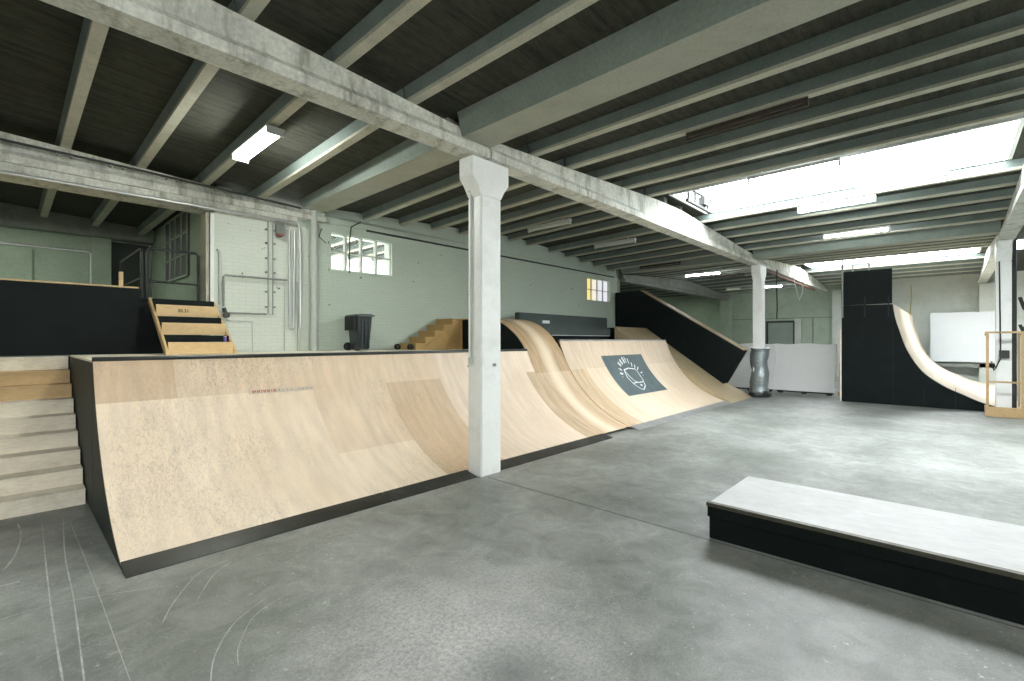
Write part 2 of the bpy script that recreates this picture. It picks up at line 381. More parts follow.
# dark steel-framed window on the alcove side wall
w3 = thing('window_3', (2.3, 11.07, 2.8), None, None, kind='structure')
MB().box(2.27, 2.298, 10.2, 11.95, 2.8, 4.0).build('glass_panes', m_mauve, w3)
fr = MB()
for k in range(5): y = 10.2 + 1.75*k/4; fr.box(2.25, 2.27, y-.02, y+.02, 2.8, 4.0)
for k in range(4): z = 2.8 + 1.2*k/3; fr.box(2.248, 2.268, 10.2, 11.95, z-.018, z+.018)
fr.build('window_frame', m_walldim, w3)

def lit_window(n, W, pane_mats, glass):
    x0, x1, z0, z1 = W
    w = thing(f'window_{n}', ((x0+x1)/2, YW+.1, z0), None, None, kind='structure')
    nx, nz = 4, 2; cw = (x1-x0)/nx; ch = (z1-z0)/nz; t = .017
    f = MB()
    for k in range(nx+1): x = x0+cw*k; f.box(max(x0, x-t), min(x1, x+t), YW+.06, YW+.14, z0, z1)
    for k in range(nz+1): z = z0+ch*k; f.box(x0, x1, YW+.065, YW+.135, max(z0, z-t*.6), min(z1, z+t*.6))
    f.build('window_frame', m_wallplain, w)
    for i in range(nx):
        for j in range(nz):
            B(x0+cw*i+t, x0+cw*(i+1)-t, YW+.095, YW+.105, z0+ch*j+t*.6, z0+ch*(j+1)-t*.6).build('glass_pane', pane_mats[i], w)
    B(x0-.05, x1+.05, YW-.03, YW+.06, z0-.05, z0-.005).build('window_sill', m_wallgreen, w)
gl = bpy.data.materials.new('window_glass'); gl.use_nodes = True
_n = gl.node_tree.nodes; _n.clear(); _l = gl.node_tree.links
_t = _n.new('ShaderNodeBsdfTransparent'); _g = _n.new('ShaderNodeBsdfGlossy'); _g.inputs['Roughness'].default_value = .05
_x = _n.new('ShaderNodeMixShader'); _x.inputs[0].default_value = .06; _o = _n.new('ShaderNodeOutputMaterial')
_l.new(_t.outputs[0], _x.inputs[1]); _l.new(_g.outputs[0], _x.inputs[2]); _l.new(_x.outputs[0], _o.inputs[0])
lit_window(1, W1, [gl]*4, True)
lit_window(2, W2, [m_yel, m_yel2, m_pale, m_pale], False)
struct('trim_6', B(4.74, 13.85, YW-.05, YW-.005, 3.700, 3.728), m_pipedark)
# east wall: sage bay with door frames, pale bay on the right
struct('wall_sage', B(24.8, 24.895, 2.2, YN, 0, 4.1), m_walldim)
struct('door_2', B(24.74, 24.795, 5.29, 6.33, 0, 2.43), M('grey_door', (.26,.31,.27), .7))
struct('trim_7', MB().box(24.72, 24.8, 6.33, 6.42, 0, 2.52).box(24.72, 24.8, 5.2, 5.29, 0, 2.52).box(24.72, 24.8, 5.2, 6.42, 2.43, 2.52), m_pipedark)
struct('trim_8', B(24.60, 24.8, 4.95, 5.2, 0, 2.6), m_wallplain)
struct('trim_9', MB().box(24.78, 24.8, 4.5, 4.54, 0, 2.64).box(24.78, 24.8, 3.75, 7.96, 2.62, 2.65).box(24.77, 24.8, 6.8, 6.88, 0, 2.62), M('panel_joint', (.18,.22,.17), .8))
struct('trim_10', B(24.55, 24.8, 3.3, 3.75, 0, 3.8), m_wallplain)
struct('trim_11', B(24.55, 24.8, 8.0, 8.5, 0, 3.7), m_walldim)

# unseen high windows added behind the camera to light the ramp and columns
for k, (x0, x1) in enumerate(((-5.5, -2.5), (-1.5, 1.5), (2.5, 5.5))):
    w_ = thing(f'window_{4+k}', ((x0+x1)/2, -5.79, 2.2), None, None, kind='structure')
    B(x0, x1, -5.80, -5.785, 2.2, 3.5).build('glass_pane', m_swin, w_)
    f_ = MB()
    for q in range(5): xx = x0+(x1-x0)*q/4; f_.box(xx-.03, xx+.03, -5.785, -5.74, 2.17, 3.53)
    for q in range(3): zz = 2.2+.65*q; f_.box(x0, x1, -5.78, -5.745, zz-.03, zz+.03)
    f_.build('window_frame', m_wallplain, w_)
# roof deck with skylight openings
RID = [(-2.4, -.8), (8.58, 10.35), (18.9, 20.8)]
ROWS = [(-5.8, YB), (YB, YA), (YA, YW), (YW, YN)]
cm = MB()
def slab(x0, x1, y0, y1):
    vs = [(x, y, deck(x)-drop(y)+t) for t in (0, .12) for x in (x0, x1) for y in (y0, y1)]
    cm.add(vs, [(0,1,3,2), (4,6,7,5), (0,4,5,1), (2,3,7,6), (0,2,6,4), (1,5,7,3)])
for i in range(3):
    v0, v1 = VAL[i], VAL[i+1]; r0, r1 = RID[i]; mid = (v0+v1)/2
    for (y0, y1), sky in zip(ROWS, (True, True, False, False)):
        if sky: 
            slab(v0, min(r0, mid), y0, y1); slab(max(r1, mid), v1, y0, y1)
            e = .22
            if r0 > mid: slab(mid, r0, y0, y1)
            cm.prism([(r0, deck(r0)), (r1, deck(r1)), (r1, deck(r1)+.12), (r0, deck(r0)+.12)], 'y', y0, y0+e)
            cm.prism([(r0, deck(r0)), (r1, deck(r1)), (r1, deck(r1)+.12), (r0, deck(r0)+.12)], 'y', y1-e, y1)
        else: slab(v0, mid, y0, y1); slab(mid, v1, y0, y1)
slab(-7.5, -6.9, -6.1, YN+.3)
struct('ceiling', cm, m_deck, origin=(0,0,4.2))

SKL = {(1,1): 'long bright skylight strip between roof joists, nearer of two', (2,1): 'narrow bright skylight strip far off, above the tall black ramp'}
for i in range(3):
    for j in (0, 1):
        r0, r1 = RID[i]; y0, y1 = ROWS[j][0]+.22, ROWS[j][1]-.22
        z0 = min(deck(r0), deck(r1)); zt = z0+.30
        lab = SKL.get((i, j), 'added unseen skylight strip in the roof')
        s = thing('skylight', ((r0+r1)/2, (y0+y1)/2, z0), lab if (i, j) in SKL else 'added translucent roof skylight strip, out of view, over the near floor', 'skylight', None if (i, j) in SKL else 'added skylights overhead')  # skylights missing from SKL are added out of view to light the floor
        cb = MB(); t = .05
        cb.box(r0-t, r0, y0-t, y1+t, z0, zt); cb.box(r1, r1+t, y0-t, y1+t, z0, zt); cb.box(r0, r1, y0-t, y0, z0, zt); cb.box(r0, r1, y1, y1+t, z0, zt)
        cb.build('curb', m_fix, s)
        B(r1-.012, r1-.002, y0+.01, y1-.01, z0+.01, zt).build('upstand_glow', m_glaze if i else m_glazew, s)  # glowing sheets added so the curb's inner faces burn out white
        for ya_, yb_ in ((y0+.002, y0+.012), (y1-.012, y1-.002)): B(r0+.02, r1-.02, ya_, yb_, z0+.01, zt).build('upstand_glow', m_glaze if i else m_glazew, s)
        prof = [(r0 + (r1-r0)*k/8, zt + .14*math.sin(PI*k/8)) for k in range(9)]
        g = prof + [(x, z+.02) for x, z in reversed(prof)]
        MB().prism(g, 'y', y0, y1).build('glazing', m_glaze if i else m_glazew, s)
        rb = MB(); n = 8
        for k in range(n+1):
            y = y0 + .02 + (y1-y0-.04)*k/n
            q = [(x, z-.012) for x, z in prof] + [(x, z) for x, z in reversed(prof)]
            rb.prism(q, 'y', y-.012, y+.012)
        rb.build('glazing_bar', m_fix, s)
        if (i, j) == (1, 1):
            vm = MB()
            for k in range(4): vm.box(8.6+.32*k, 8.64+.32*k, y1-.30, y1-.26, z0-.16, z0+.16)
            vm.box(8.55, 9.75, y1-.31, y1-.25, z0-.17, z0-.12); vm.box(8.55, 9.75, y1-.31, y1-.25, z0+.08, z0+.13)
            vm.box(9.2, 9.45, y1-.36, y1-.24, z0-.1, z0+.05)
            vm.build('vent_opener', m_pipedark, s)

# joists
def joist(x, y0, y1):
    z = soff(x); h = JH; a, b_ = .05, .078
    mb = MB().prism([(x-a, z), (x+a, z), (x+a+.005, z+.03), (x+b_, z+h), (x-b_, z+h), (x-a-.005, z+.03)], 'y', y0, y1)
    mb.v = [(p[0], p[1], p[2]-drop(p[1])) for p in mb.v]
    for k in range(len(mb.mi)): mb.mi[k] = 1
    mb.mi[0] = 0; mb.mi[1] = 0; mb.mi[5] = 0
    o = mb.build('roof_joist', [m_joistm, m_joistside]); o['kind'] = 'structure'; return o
JA = [2.82, 2.05, 1.28, .52, -.24, -1.0]
JB = [4.73+.81*k for k in range(5)] + [10.44+.765*k for k in range(5)]
JC = [15.35+.81*k for k in range(5)] + [20.9+.81*k for k in range(5)]
JBf = sorted(JB + [8.78, 9.5]); JCf = sorted(JC + [19.3, 20.1])
for x in JA[:4]: joist(x, YB+.02, YA-.01)
for x in JA: joist(x, YA+.01, YW-.01)
for x in JA: joist(x, YW+.01, YN-.42)
for x in JB: joist(x, YB+.02, YA-.01)
for x in JBf: joist(x, YA+.01, YW-.01)
for x in JBf[:7]: joist(x, YW+.3, YN-.1)
for x in JC: joist(x, YB+.02, YA-.01)
for x in JCf: joist(x, YA+.01, YW-.01)
for x in JCf: joist(x, YW+.01, YN-.1)
# valley gutter beams
for v in VAL[1:3]:
    for y0, y1 in ((YB+.085, YA-.065), (YA+.105, YW-.16), (YW+.3, YN-.1)):
        if v == VAL[1] and y0 > YW: continue
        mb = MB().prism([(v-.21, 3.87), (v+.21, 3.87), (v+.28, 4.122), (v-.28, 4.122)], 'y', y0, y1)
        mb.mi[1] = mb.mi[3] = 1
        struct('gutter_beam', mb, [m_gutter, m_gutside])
# tapered girders
def girder(x0, x1, y, zb=3.74, w=.125, mat=None, up=0):
    """x0..x1 clear length; top follows the roof slope"""
    xs = [x0, x0+.5] + [x0 + (x1-x0)*k/10 for k in range(1, 10)] + [x1-.5, x1]
    xs = sorted(set(round(x, 3) for x in xs))
    def ring(x):
        zt = soff(x) - drop(y) - .005 + up
        h1 = min(zb+.09, zt-.08); h2 = min(zb+.15, zt-.05)
        return [(y-w, zb), (y+w, zb), (y+w, h1), (y+w-.045, h2), (y+w-.045, zt), (y-w+.045, zt), (y-w+.045, h2), (y-w, h1)]
    vs = []; fs = []
    mid = VAL
    for x in xs: vs += [(x, p[0], p[1]) for p in ring(x)]
    n = 8
    for i in range(len(xs)-1):
        for k in range(n): fs.append((i*n+k, i*n+(k+1) % n, (i+1)*n+(k+1) % n, (i+1)*n+k))
    fs += [tuple(range(n)), tuple((len(xs)-1)*n+k for k in range(n))]
    return struct('roof_girder', MB().add(vs, fs), mat or m_gird)
E0, E1, E2, E3 = -6.9, 3.89, 14.72, 24.78
for y in (YA+.02, YB-.02):
    girder(E0, E1-.012, y); girder(E1+.012, E2-.012, y); girder(E2+.012, E3, y)
girder(E0, 3.885, YW+.02, 3.70, w=.16); girder(3.9, 14.28, YW+.13, 3.74, w=.13, mat=m_wallgreen, up=JH); girder(E2-.4, E3-.02, YW, 3.6, w=.17, mat=m_conc)
struct('trim_12', B(-6.9, 3.40, YW-.10, YW+.28, 3.56, 3.70), m_gird)

# columns
def column(x, y, label, hw=.165, hd=.118, cap=True, name='concrete_column'):
    t = thing(name, (x, y, 0), label, 'column', kind='thing')
    MB().prism([(x-hw, y-hd), (x+hw, y-hd), (x+hw, y+hd), (x-hw, y+hd)], 'z', 0, 3.30).build('shaft', m_white, t, bevel=.012)
    c = MB(); e = .14
    prof = [(x-hw, 3.301), (x+hw, 3.301), (x+hw+e*.5, 3.42), (x+hw+e, 3.50), (x+hw+e, 3.735), (x-hw-e, 3.735), (x-hw-e, 3.50), (x-hw-e*.5, 3.42)]
    c.prism(prof, 'y', y-hd, y+hd).build('capital', m_white, t, bevel=.01)
    return t
c1 = column(3.945, 4.118, 'white concrete column standing in front of the wooden quarter pipe, nearest of all')
MB().tube([(3.72, 4.16, 3.36), (3.765, 4.16, 3.36), (3.765, 4.16, 3.30), (3.765, 4.16, 1.40)], .012, 8).build('conduit', m_pipe, c1)
MB().box(3.74, 3.779, 4.135, 4.185, 1.32, 1.40).tube([(3.76, 4.16, 1.33), (3.72, 4.16, 1.30), (3.71, 4.17, 1.29)], .012, 8).build('switch', m_pipe, c1)
B(3.965, 4.015, 3.99, 3.999, 1.29, 1.325).build('socket_plate', m_pipegrey, c1)
c2 = column(14.72, 4.01, 'white concrete column with grey wrapped padding round its foot')
pd = MB(); pts = []; rr = []
for k in range(15):
    z = .12 + 1.27*k/14; pts.append((14.74+.012*math.sin(k*1.1), 4.0+.02*math.sin(k*.8), z)); rr.append(0.240+.006*math.sin(k*2.3)+(.012 if k in (0, 14) else 0)-.025*math.exp(-((k-8)/2.2)**2))
pd.tube(pts, rr, 20); pd.build('foot_padding', m_foil, c2, smooth=True)
MB().tube([(14.74, 4.0, 0), (14.74, 4.0, .05), (14.74, 4.0, .11)], [.30, .31, .275], 9).build('padding_base', m_steeldark, c2)
c3 = column(14.715, -.85, 'white concrete column standing behind the small pine frame at right')
B(14.49, 14.549, -.93, -.78, 1.22, 1.39).build('junction_box', m_pipedark, c3)
MB().tube([(14.535, -.78, 3.3), (14.535, -.80, 1.39)], .012, 8).tube([(14.53, -.80, 1.22), (14.52, -.74, 1.05), (14.51, -.70, .95), (14.51, -.66, 1.15)], .012, 8).build('cable', m_pipedark, c3)

# ------------------------------------------------------------------ ramps
Yc, Zc, R = 3.64, 2.258, 2.3
def zq(y): return Zc - math.sqrt(max(0, R*R-(y-Yc)**2))
def yq(z): return Yc + math.sqrt(max(0, R*R-(Zc-z)**2))
def qprof(y0, ytop, n=30):
    a0 = math.asin((y0-Yc)/R); a1 = math.asin(min(1, (ytop-Yc)/R))
    return [(Yc+R*math.sin(a0+(a1-a0)*k/n), Zc-R*math.cos(a0+(a1-a0)*k/n)) for k in range(n+1)]
def surface(mb, prof, xs, pick, t=.018):
    """sheeted riding surface: strips of sheets between xs along the profile, with thickness"""
    n = len(prof); off = []
    for i, p in enumerate(prof):
        a = prof[max(i-1, 0)]; b_ = prof[min(i+1, n-1)]; d = Vector((b_[0]-a[0], b_[1]-a[1])).normalized()
        off.append((p[0]+d.y*t, p[1]-d.x*t))
    for j in range(len(xs)-1):
        x0, x1 = xs[j], xs[j+1]
        for i in range(n-1):
            y0, z0 = prof[i]; y1, z1 = prof[i+1]
            mb.add([(x0, y0, z0), (x1, y0, z0), (x1, y1, z1), (x0, y1, z1)], [(0, 1, 2, 3)], pick((x0+x1)/2, (z0+z1)/2))
    for x in (xs[0], xs[-1]):
        for i in range(n-1):
            mb.add([(x, *prof[i]), (x, *prof[i+1]), (x, *off[i+1]), (x, *off[i])], [(0, 1, 2, 3)], 6)
    mb.add([(xs[0], *prof[-1]), (xs[-1], *prof[-1]), (xs[-1], *off[-1]), (xs[0], *off[-1])], [(0, 1, 2, 3)], 6)
    return mb
PLY = [m_ply, m_ply_lo, m_ply_warm, m_ply_pink, m_ply_worn, m_ply_roll, m_edge, m_ply_rollow, m_ply_s1, m_ply_s2]
X0, X1 = .55, 6.63; ZP = 1.416; YP = yq(ZP)
p12 = sorted(qprof(4.25, YP, 34) + [(yq(1.03), 1.03)])
def pick1(x, z):
    if z > 1.03: return 2 if x < 1.16 else (0 if x < 3.5 else (0 if x < 4.43 else 3))
    if x < 2.5: return 1
    if x < 3.5: return 0 if z > .35 else 1
    if x < 4.43: return 2
    if x < 6.38: return 3
    return 4
q1 = thing('quarter_pipe', ((X0+X1)/2, 5, 0), 'long low plywood quarter pipe with steel toe strip, nearest the camera', 'skate ramp')
surface(MB(), p12, [X0, 1.16, 2.5, 3.5, 4.43, 5.4, 6.38, X1], pick1).build('riding_surface', PLY, q1, smooth=True)
def side_poly(top, z=0.0): return [(4.12, 0)] + top + [(top[-1][0], 0)]
off1 = [(y+.028, max(.0, z-.016)) for y, z in p12]
MB().prism([(4.10, 0.0)] + off1 + [(YP+.028, 0)], 'x', X0, X0+.02).build('side_panel', m_sidegreen, q1)
MB().prism([(4.10, 0.0)] + off1 + [(YP+.028, 0)], 'x', X1-.02, X1).build('side_panel', m_black, q1)
MB().box(X0, X0+.02, YP+.04, 8.22, 0, ZP-.02).build('side_panel', m_sidegreen, q1)
B(X0, X1, YP+.03, 8.215, ZP-.02, ZP).build('platform_deck', m_woodold, q1)
MB().tube([(X0-.005, YP+.012, ZP+.006), (X1, YP+.012, ZP+.006)], .024, 12).build('coping', m_steeldark, q1)
def strip(x0, x1, m): 
    return MB().prism([(4.05, .001), (4.05, .006), (4.25, .050), (4.25, .044)], 'x', x0, x1).build('toe_strip', m, q1)
m_toe = M('toe_steel_worn', (.11,.117,.112), .25, .3, 1.2, 60, .0, metal=.85, dirt=(.03,.034,.031), dirt_amt=.85, dirt_s=.8)
s1 = strip(X0, 2.62, m_toe); s2 = strip(2.63, 3.765, m_steeldark); s3 = strip(4.125, X1, m_steeldark)
# faded sticker with worn letters
dec = MB()
def on_q(x, y, lift=.003): 
    n = Vector((0, Yc-y, Zc-zq(y))).normalized()
    return (x, y+n.y*lift, zq(y)+n.z*lift)
def patch(mb, x0, x1, y0, y1, lift=.003, n=6):
    vs = []
    for k in range(n+1): y = y0+(y1-y0)*k/n; vs += [on_q(x0, y, lift), on_q(x1, y, lift)]
    return mb.add(vs, [(2*k, 2*k+1, 2*k+3, 2*k+2) for k in range(n)])
st = patch(MB(), 1.80, 2.52, 5.574, 5.600).build('sticker', m_sticker, q1)
lt = MB(); x = 1.84
for wd in (.035,.03,.012,.028,.03,.012,.03):
    patch(lt, x, x+wd*.4, 5.578, 5.597, .005, 2); patch(lt, x+wd*.6, x+wd, 5.582, 5.597, .005, 2); x += wd+.012
lt.build('lettering', m_redink, st)
lt = MB()
for k in range(9):
    if k != 4: patch(lt, x+.01, x+.03, 5.580, 5.596, .005, 2)
    x += .045
lt.build('lettering', m_greyink, st)

# roll-in
XR0, XR1 = 6.637, 7.70
conv = [(5.65, zq(5.65)), (5.725, 1.285), (5.81, 1.43), (5.93, 1.585), (6.09, 1.745), (6.31, 1.895), (6.52, 1.99), (6.75, 2.045), (6.95, 2.06)]
def cat(P, m=5):
    Q = []
    for i in range(len(P)-1):
        p0, p1, p2, p3 = [Vector(P[max(0, min(len(P)-1, i+k))]) for k in (-1, 0, 1, 2)]
        for k in range(m):
            t = k/m; q = .5*((2*p1)+(-p0+p2)*t+(2*p0-5*p1+4*p2-p3)*t*t+(-p0+3*p1-3*p2+p3)*t**3); Q.append((q.x, q.y))
    Q.append(tuple(P[-1])); return Q
cv = cat(conv)
rp = qprof(4.25, 5.65, 22)[:-1] + cv
ri = thing('roll_in_ramp', ((XR0+XR1)/2, 6, 0), 'narrow plywood roll-in rising over a rounded crest between the two quarter pipes', 'skate ramp')
surface(MB(), rp, [XR0, XR0+.26, XR1-.3, XR1], lambda x, z: 7 if z < 1.0 else 5).build('riding_surface', PLY, ri, smooth=True)
ofr = [(y+.02, z-.02) for y, z in rp if y > 4.4]
for x in (XR0, XR1-.02): MB().prism([(4.4, 0)] + ofr + [(7.75, 2.04), (7.75, 0)], 'x', x, x+.02).build('side_panel', m_black, ri)
B(XR0, XR1, 6.97, 8.2, 2.035, 2.06).build('platform_deck', m_wooddk, ri)
B(XR0, XR0+.02, 7.76, 8.2, 1.42, 2.03).build('side_panel', m_black, ri)
MB().prism([(4.05, .001), (4.05, .006), (4.25, .050), (4.25, .044)], 'x', XR0, 6.79).build('toe_strip', m_steeldark, ri)

# second quarter pipe with the painted panel
XS0, XS1 = 7.72, 12.64; ZS = 1.60; YS = yq(ZS)
ps = sorted(qprof(4.25, YS, 36) + [(yq(1.01), 1.01)])
q2 = thing('quarter_pipe', ((XS0+XS1)/2, 5, 0), 'farther plywood quarter pipe carrying the dark grey painted panel', 'skate ramp')
surface(MB(), ps, [XS0, 8.27, 9.5, 10.7, 11.7, XS1], lambda x, z: 4 if (x < 8.27 and z < 1.01) else (8 if z > 1.01 else 9)).build('riding_surface', PLY, q2, smooth=True)
ofs = [(y+.028, max(0, z-.016)) for y, z in ps]
for x in (XS0, XS1-.02): MB().prism([(4.27, 0)] + ofs + [(YS+.03, 0)], 'x', x, x+.02).build('side_panel', m_black, q2)
B(XS0, XS1-.66, YS+.03, 8.2, ZS-.02, ZS).build('platform_deck', m_black, q2)
MB().tube([(XS0, YS+.01, ZS+.004), (XS1, YS+.01, ZS+.004)], .022, 12).build('coping', m_steel, q2)
MB().prism([(4.06, .001), (4.06, .004), (4.25, .047), (4.25, .042)], 'x', XR1, XS1).build('toe_strip', M('dusty_toe_steel', (.26,.27,.265), .45, .25, 3, 30, 0, metal=.3), q2)
lp = patch(MB(), 9.06, 10.93, 5.01, 5.71, .003, 14).build('painted_panel', m_logo, q2); lp['label'] = 'dark grey painted panel with white line drawing'
lg = MB()
def line_on(mb, pts, w=.027):
    for (xa, ya), (xb, yb) in zip(pts[:-1], pts[1:]):
        d = Vector((xb-xa, (yb-ya)*1.6)).normalized(); n = (-d.y*w/2, d.x*w/2/1.6)
        vs = [on_q(xa+n[0], ya+n[1], .006), on_q(xa-n[0], ya-n[1], .006), on_q(xb-n[0], yb-n[1], .006), on_q(xb+n[0], yb+n[1], .006)]
        mb.add(vs, [(0, 1, 2, 3)])
line_on(lg, [(9.72,5.51),(9.95,5.53),(10.23,5.51),(10.27,5.47),(10.25,5.32),(10.12,5.18),(9.9,5.1),(9.8,5.13),(9.7,5.24),(9.65,5.38),(9.72,5.51)])
line_on(lg, [(9.72,5.51),(9.76,5.42),(9.83,5.31),(9.96,5.26),(10.17,5.27)]); line_on(lg, [(9.68,5.26),(9.96,5.27)])
line_on(lg, [(10.0,5.22),(9.95,5.185)], .06)
lg.build('line_drawing', m_logow, lp)
lt = MB()
LET = [(9.48,5.4),(9.51,5.45),(9.58,5.52),(9.65,5.59),(9.77,5.62),(9.9,5.64),(10.01,5.65),(10.12,5.63),(10.2,5.58),(10.3,5.55),(10.37,5.51),(10.43,5.44),(10.42,5.39)]
for k, (x, y) in enumerate(LET):
    if k in (0, 12): line_on(lt, [(x-.01, y), (x+.01, y)], .025); continue
    d = Vector((x-9.98, (y-5.36)*1.3)).normalized(); s = .05
    a = (x-d.x*s, y-d.y*s/1.3); b_ = (x+d.x*s, y+d.y*s/1.3)
    line_on(lt, [a, b_], .028)
    if k in (1, 3, 4, 5, 10): line_on(lt, [(a[0]+.03, a[1]+.012), (b_[0]+.03, b_[1]+.012)], .024)
    if k in (2, 6, 8): line_on(lt, [(x, y), (x+.035, y+.01)], .024)
lt.build('lettering', m_logow, lp)

# bank and hubba
bk = thing('bank_ramp', (13.4, 5.5, 0), 'straight sloping plywood bank below the black slanted ledge', 'skate ramp')
Yb0, Yc0, Zc0, Yt0, Zt0 = 4.07, 4.72, .36, 7.1, 2.0
def zb(y): return (y-Yb0)*Zc0/(Yc0-Yb0) if y < Yc0 else Zc0 + (y-Yc0)*(Zt0-Zc0)/(Yt0-Yc0)
sm = MB()
sm.prism([(Yb0, 0), (Yc0, Zc0), (Yt0, Zt0), (Yt0, 0)], 'x', 12.645, 14.33)
sm.prism([(6.0, 0), (6.0, zb(6.0)), (Yt0, Zt0), (Yt0, 0)], 'x', 12.0, 12.644)
sm.build('riding_surface', m_ply_bank, bk)
B(12.85, 14.33, 7.105, 8.2, 0, zb(7.1)).build('platform_deck', m_black, bk)
hb = thing('hubba_ledge', (14.1, 6, 0), 'black slanted ledge with square-cut end on the plywood bank, by the white sheets', 'skate ledge')
hx0, hx1 = 13.9, 14.3
A = [(4.72, zb(4.72)+.005), (7.1, zb(7.1)+.005), (8.2, zb(7.1)+.005), (8.2, 3.2), (7.30, 3.2), (4.19, 1.32)]
MB().prism(A, 'x', hx0, hx1).build('ledge_body', m_black, hb, bevel=.006)
cap = [(4.17, 1.325), (7.30, 3.215), (7.30, 3.232), (4.168, 1.341)]
MB().prism(cap, 'x', hx0-.015, hx1+.02).build('ledge_top', m_ply_bank, hb)

# vert ramp at right
vx0, vx1 = 15.03, 23.3
vt = thing('vert_ramp', (19, 0.5, 0), 'tall black-sided curved ramp with pale riding surface, near the back wall at right', 'skate ramp')
vc = [(-1.25, .07), (-.95, .095), (-.55, .205), (-.24, .36), (.116, .555), (.475, .87), (.747, 1.36), (.90, 1.86), (.985, 2.2), (1.03, 2.52)]
vcs = cat(vc, 5)
surface(MB(), vcs, [vx0+.02, 17, 19, 21, vx1], lambda x, z: 0).build('riding_surface', [m_ply_white]*7, vt, smooth=True)
ov = [(y+.012, max(0, z-.012)) for y, z in vcs]
MB().prism([(-1.25, 0)] + ov + [(2.09, 2.52), (2.09, 0)], 'x', vx0, vx0+.02).build('side_panel', m_black, vt)
B(vx0+.02, vx1, 1.06, 2.09, 2.50, 2.52).build('platform_deck', m_woodold, vt)
B(vx0, vx0+.02, 1.05, 2.09, 2.522, 3.40).build('railing_panel', m_black, vt)
B(vx0-.006, vx0+.03, 2.092, 2.125, 0, 1.9).build('corner_batten', m_woodold, vt)
for y in (2.06, 1.60, 1.12): B(vx0-.02, vx0-.002, y-.014, y+.014, 2.2, 2.72).build('railing_bracket', m_rubber, vt)
MB().tube([(vx0-.02, 2.07, 2.2), (vx0-.02, 2.07, 3.72)], .02, 8).build('pole', m_pipegrey, vt)
MB().tube([(vx0+.4, 1.9, 2.52), (vx0+.4, 1.9, 3.62), (vx0+.4, 1.55, 3.62), (vx0+.4, 1.55, 2.52)], .02, 8).build('pole', m_silver, vt)
sm = MB()
for y in (1.04, .45, -.1): sm.box(vx0-.0025, vx0, y-.004, y+.004, 0, max(.05, 2.5 if y > 1 else .5))
sm.build('panel_seam', M('dark_seam', (.012,.016,.016), .8), vt)  # dark joint lines between the side panels

# timber steps up to the dock, far left
ts = thing('timber_steps', (-.9, 7.2, 0), 'broad flight of worn pale plywood steps left of the long quarter pipe', 'steps')
n = 9; rise = 1.40/n; tread = (8.3-6.2)/n
for k in range(n):
    y = 6.2 + tread*k; z = rise*k
    MB().box(-2.6, .535, y, y+.02, z, z+rise-.021).box(-2.6, .535, y-.018, y+tread+.0, z+rise-.02, z+rise).build('step', m_wood if k in (7, 6) else m_woodold, ts)
# black ramp back on the dock and its wooden rim
bb = thing('ramp_back', (-1, 8.4, 1.416), 'matt black back panel of a raised deck with pine rim, behind the broad steps', 'skate ramp')
B(-3.2, 1.28, 8.365, 8.39, 1.412, 2.33).build('back_panel', m_black, bb)
B(-3.2, 1.28, 8.36, 9.9, 2.332, 2.352).build('rim', m_wood, bb)
B(1.26, 1.28, 8.395, 9.9, 1.412, 2.33).build('side_panel', m_black, bb)
B(1.07, 1.115, 8.39, 8.43, 2.354, 2.55).build('post', m_wood, bb)
# dock deck behind the upper steps
dd = thing('raised_deck', (1.75, 9, 1.416), 'small black deck behind the pine stairs, carrying the dark railings', 'deck')
B(1.283, 2.05, 8.40, 10.6, 2.17, 2.2).build('deck_top', m_black, dd)
B(1.283, 2.05, 8.40, 8.43, 1.412, 2.165).build('front_panel', m_black, dd)
for x in (1.31, 2.01):
    B(x, x+.04, 10.5, 10.56, 1.412, 2.165).build('leg', m_black, dd)

# pine stairs on the platform (left)
ps_ = thing('pine_stairs', (1.76, 7.75, ZP), 'short open pine stairs with black treads in front of the dark railing', 'stairs')
xa, xb = 1.40, 2.14; y0, y1 = 7.22, 8.26; n = 3; rs = (2.19-ZP)/n; td = (y1-y0)/n
for x in (xa-.03, xb):
    MB().prism([(y0-.03, ZP+.002), (y0+.05, ZP+.002), (y1+.02, 2.14), (y1+.02, 2.20), (y1-.03, 2.20), (y0-.03, ZP+.06)], 'x', x, x+.03).build('stringer', m_wood, ps_)
for k in range(n):
    y = y0 + td*k; z = ZP + rs*k
    B(xa, xb-.002, y, y+.022, z+.004, z+rs-.095).build('riser', m_wood, ps_)
    B(xa, xb-.002, y+.024, y+td-.004, z+rs-.115, z+rs-.095).build('tread', m_black, ps_)
    B(xa, xb-.002, y+td*.55, y+td*.55+.012, z+rs-.093, z+rs-.005).build('gap_blackout', m_black, ps_)  # black board put into the open gap to keep it dark
can = thing('drink_can', (2.06, 7.30, ZP+rs-.095), 'small purple and white can on the lowest tread of the pine stairs', 'can')
MB().tube([(2.06, 7.30, ZP+rs-.093), (2.06, 7.30, ZP+rs-.025)], .020, 12).build('can_body', M('purple_tin', (.20,.12,.38), .35), can)
MB().tube([(2.06, 7.30, ZP+rs-.0245), (2.06, 7.30, ZP+rs-.012)], [.020, .015], 12).build('can_top', m_silver, can)
def text(body, size, loc, rot, mat, parent, name='lettering'):
    cu = bpy.data.curves.new(name, 'FONT'); cu.body = body; cu.size = size*K; cu.align_x = 'CENTER'; cu.align_y = 'CENTER'; cu.extrude = .001; cu.offset = .0015
    cu.materials.append(mat); tmp = bpy.data.objects.new('tmp', cu); C.objects.link(tmp); bpy.context.view_layer.update()
    me = bpy.data.meshes.new_from_object(tmp.evaluated_get(bpy.context.evaluated_depsgraph_get())); bpy.data.objects.remove(tmp); bpy.data.curves.remove(cu)
    o = bpy.data.objects.new(name, me); C.objects.link(o); o.parent = parent
    o.location = Vector(loc)*K - parent.matrix_world.translation; o.rotation_euler = rot; return o
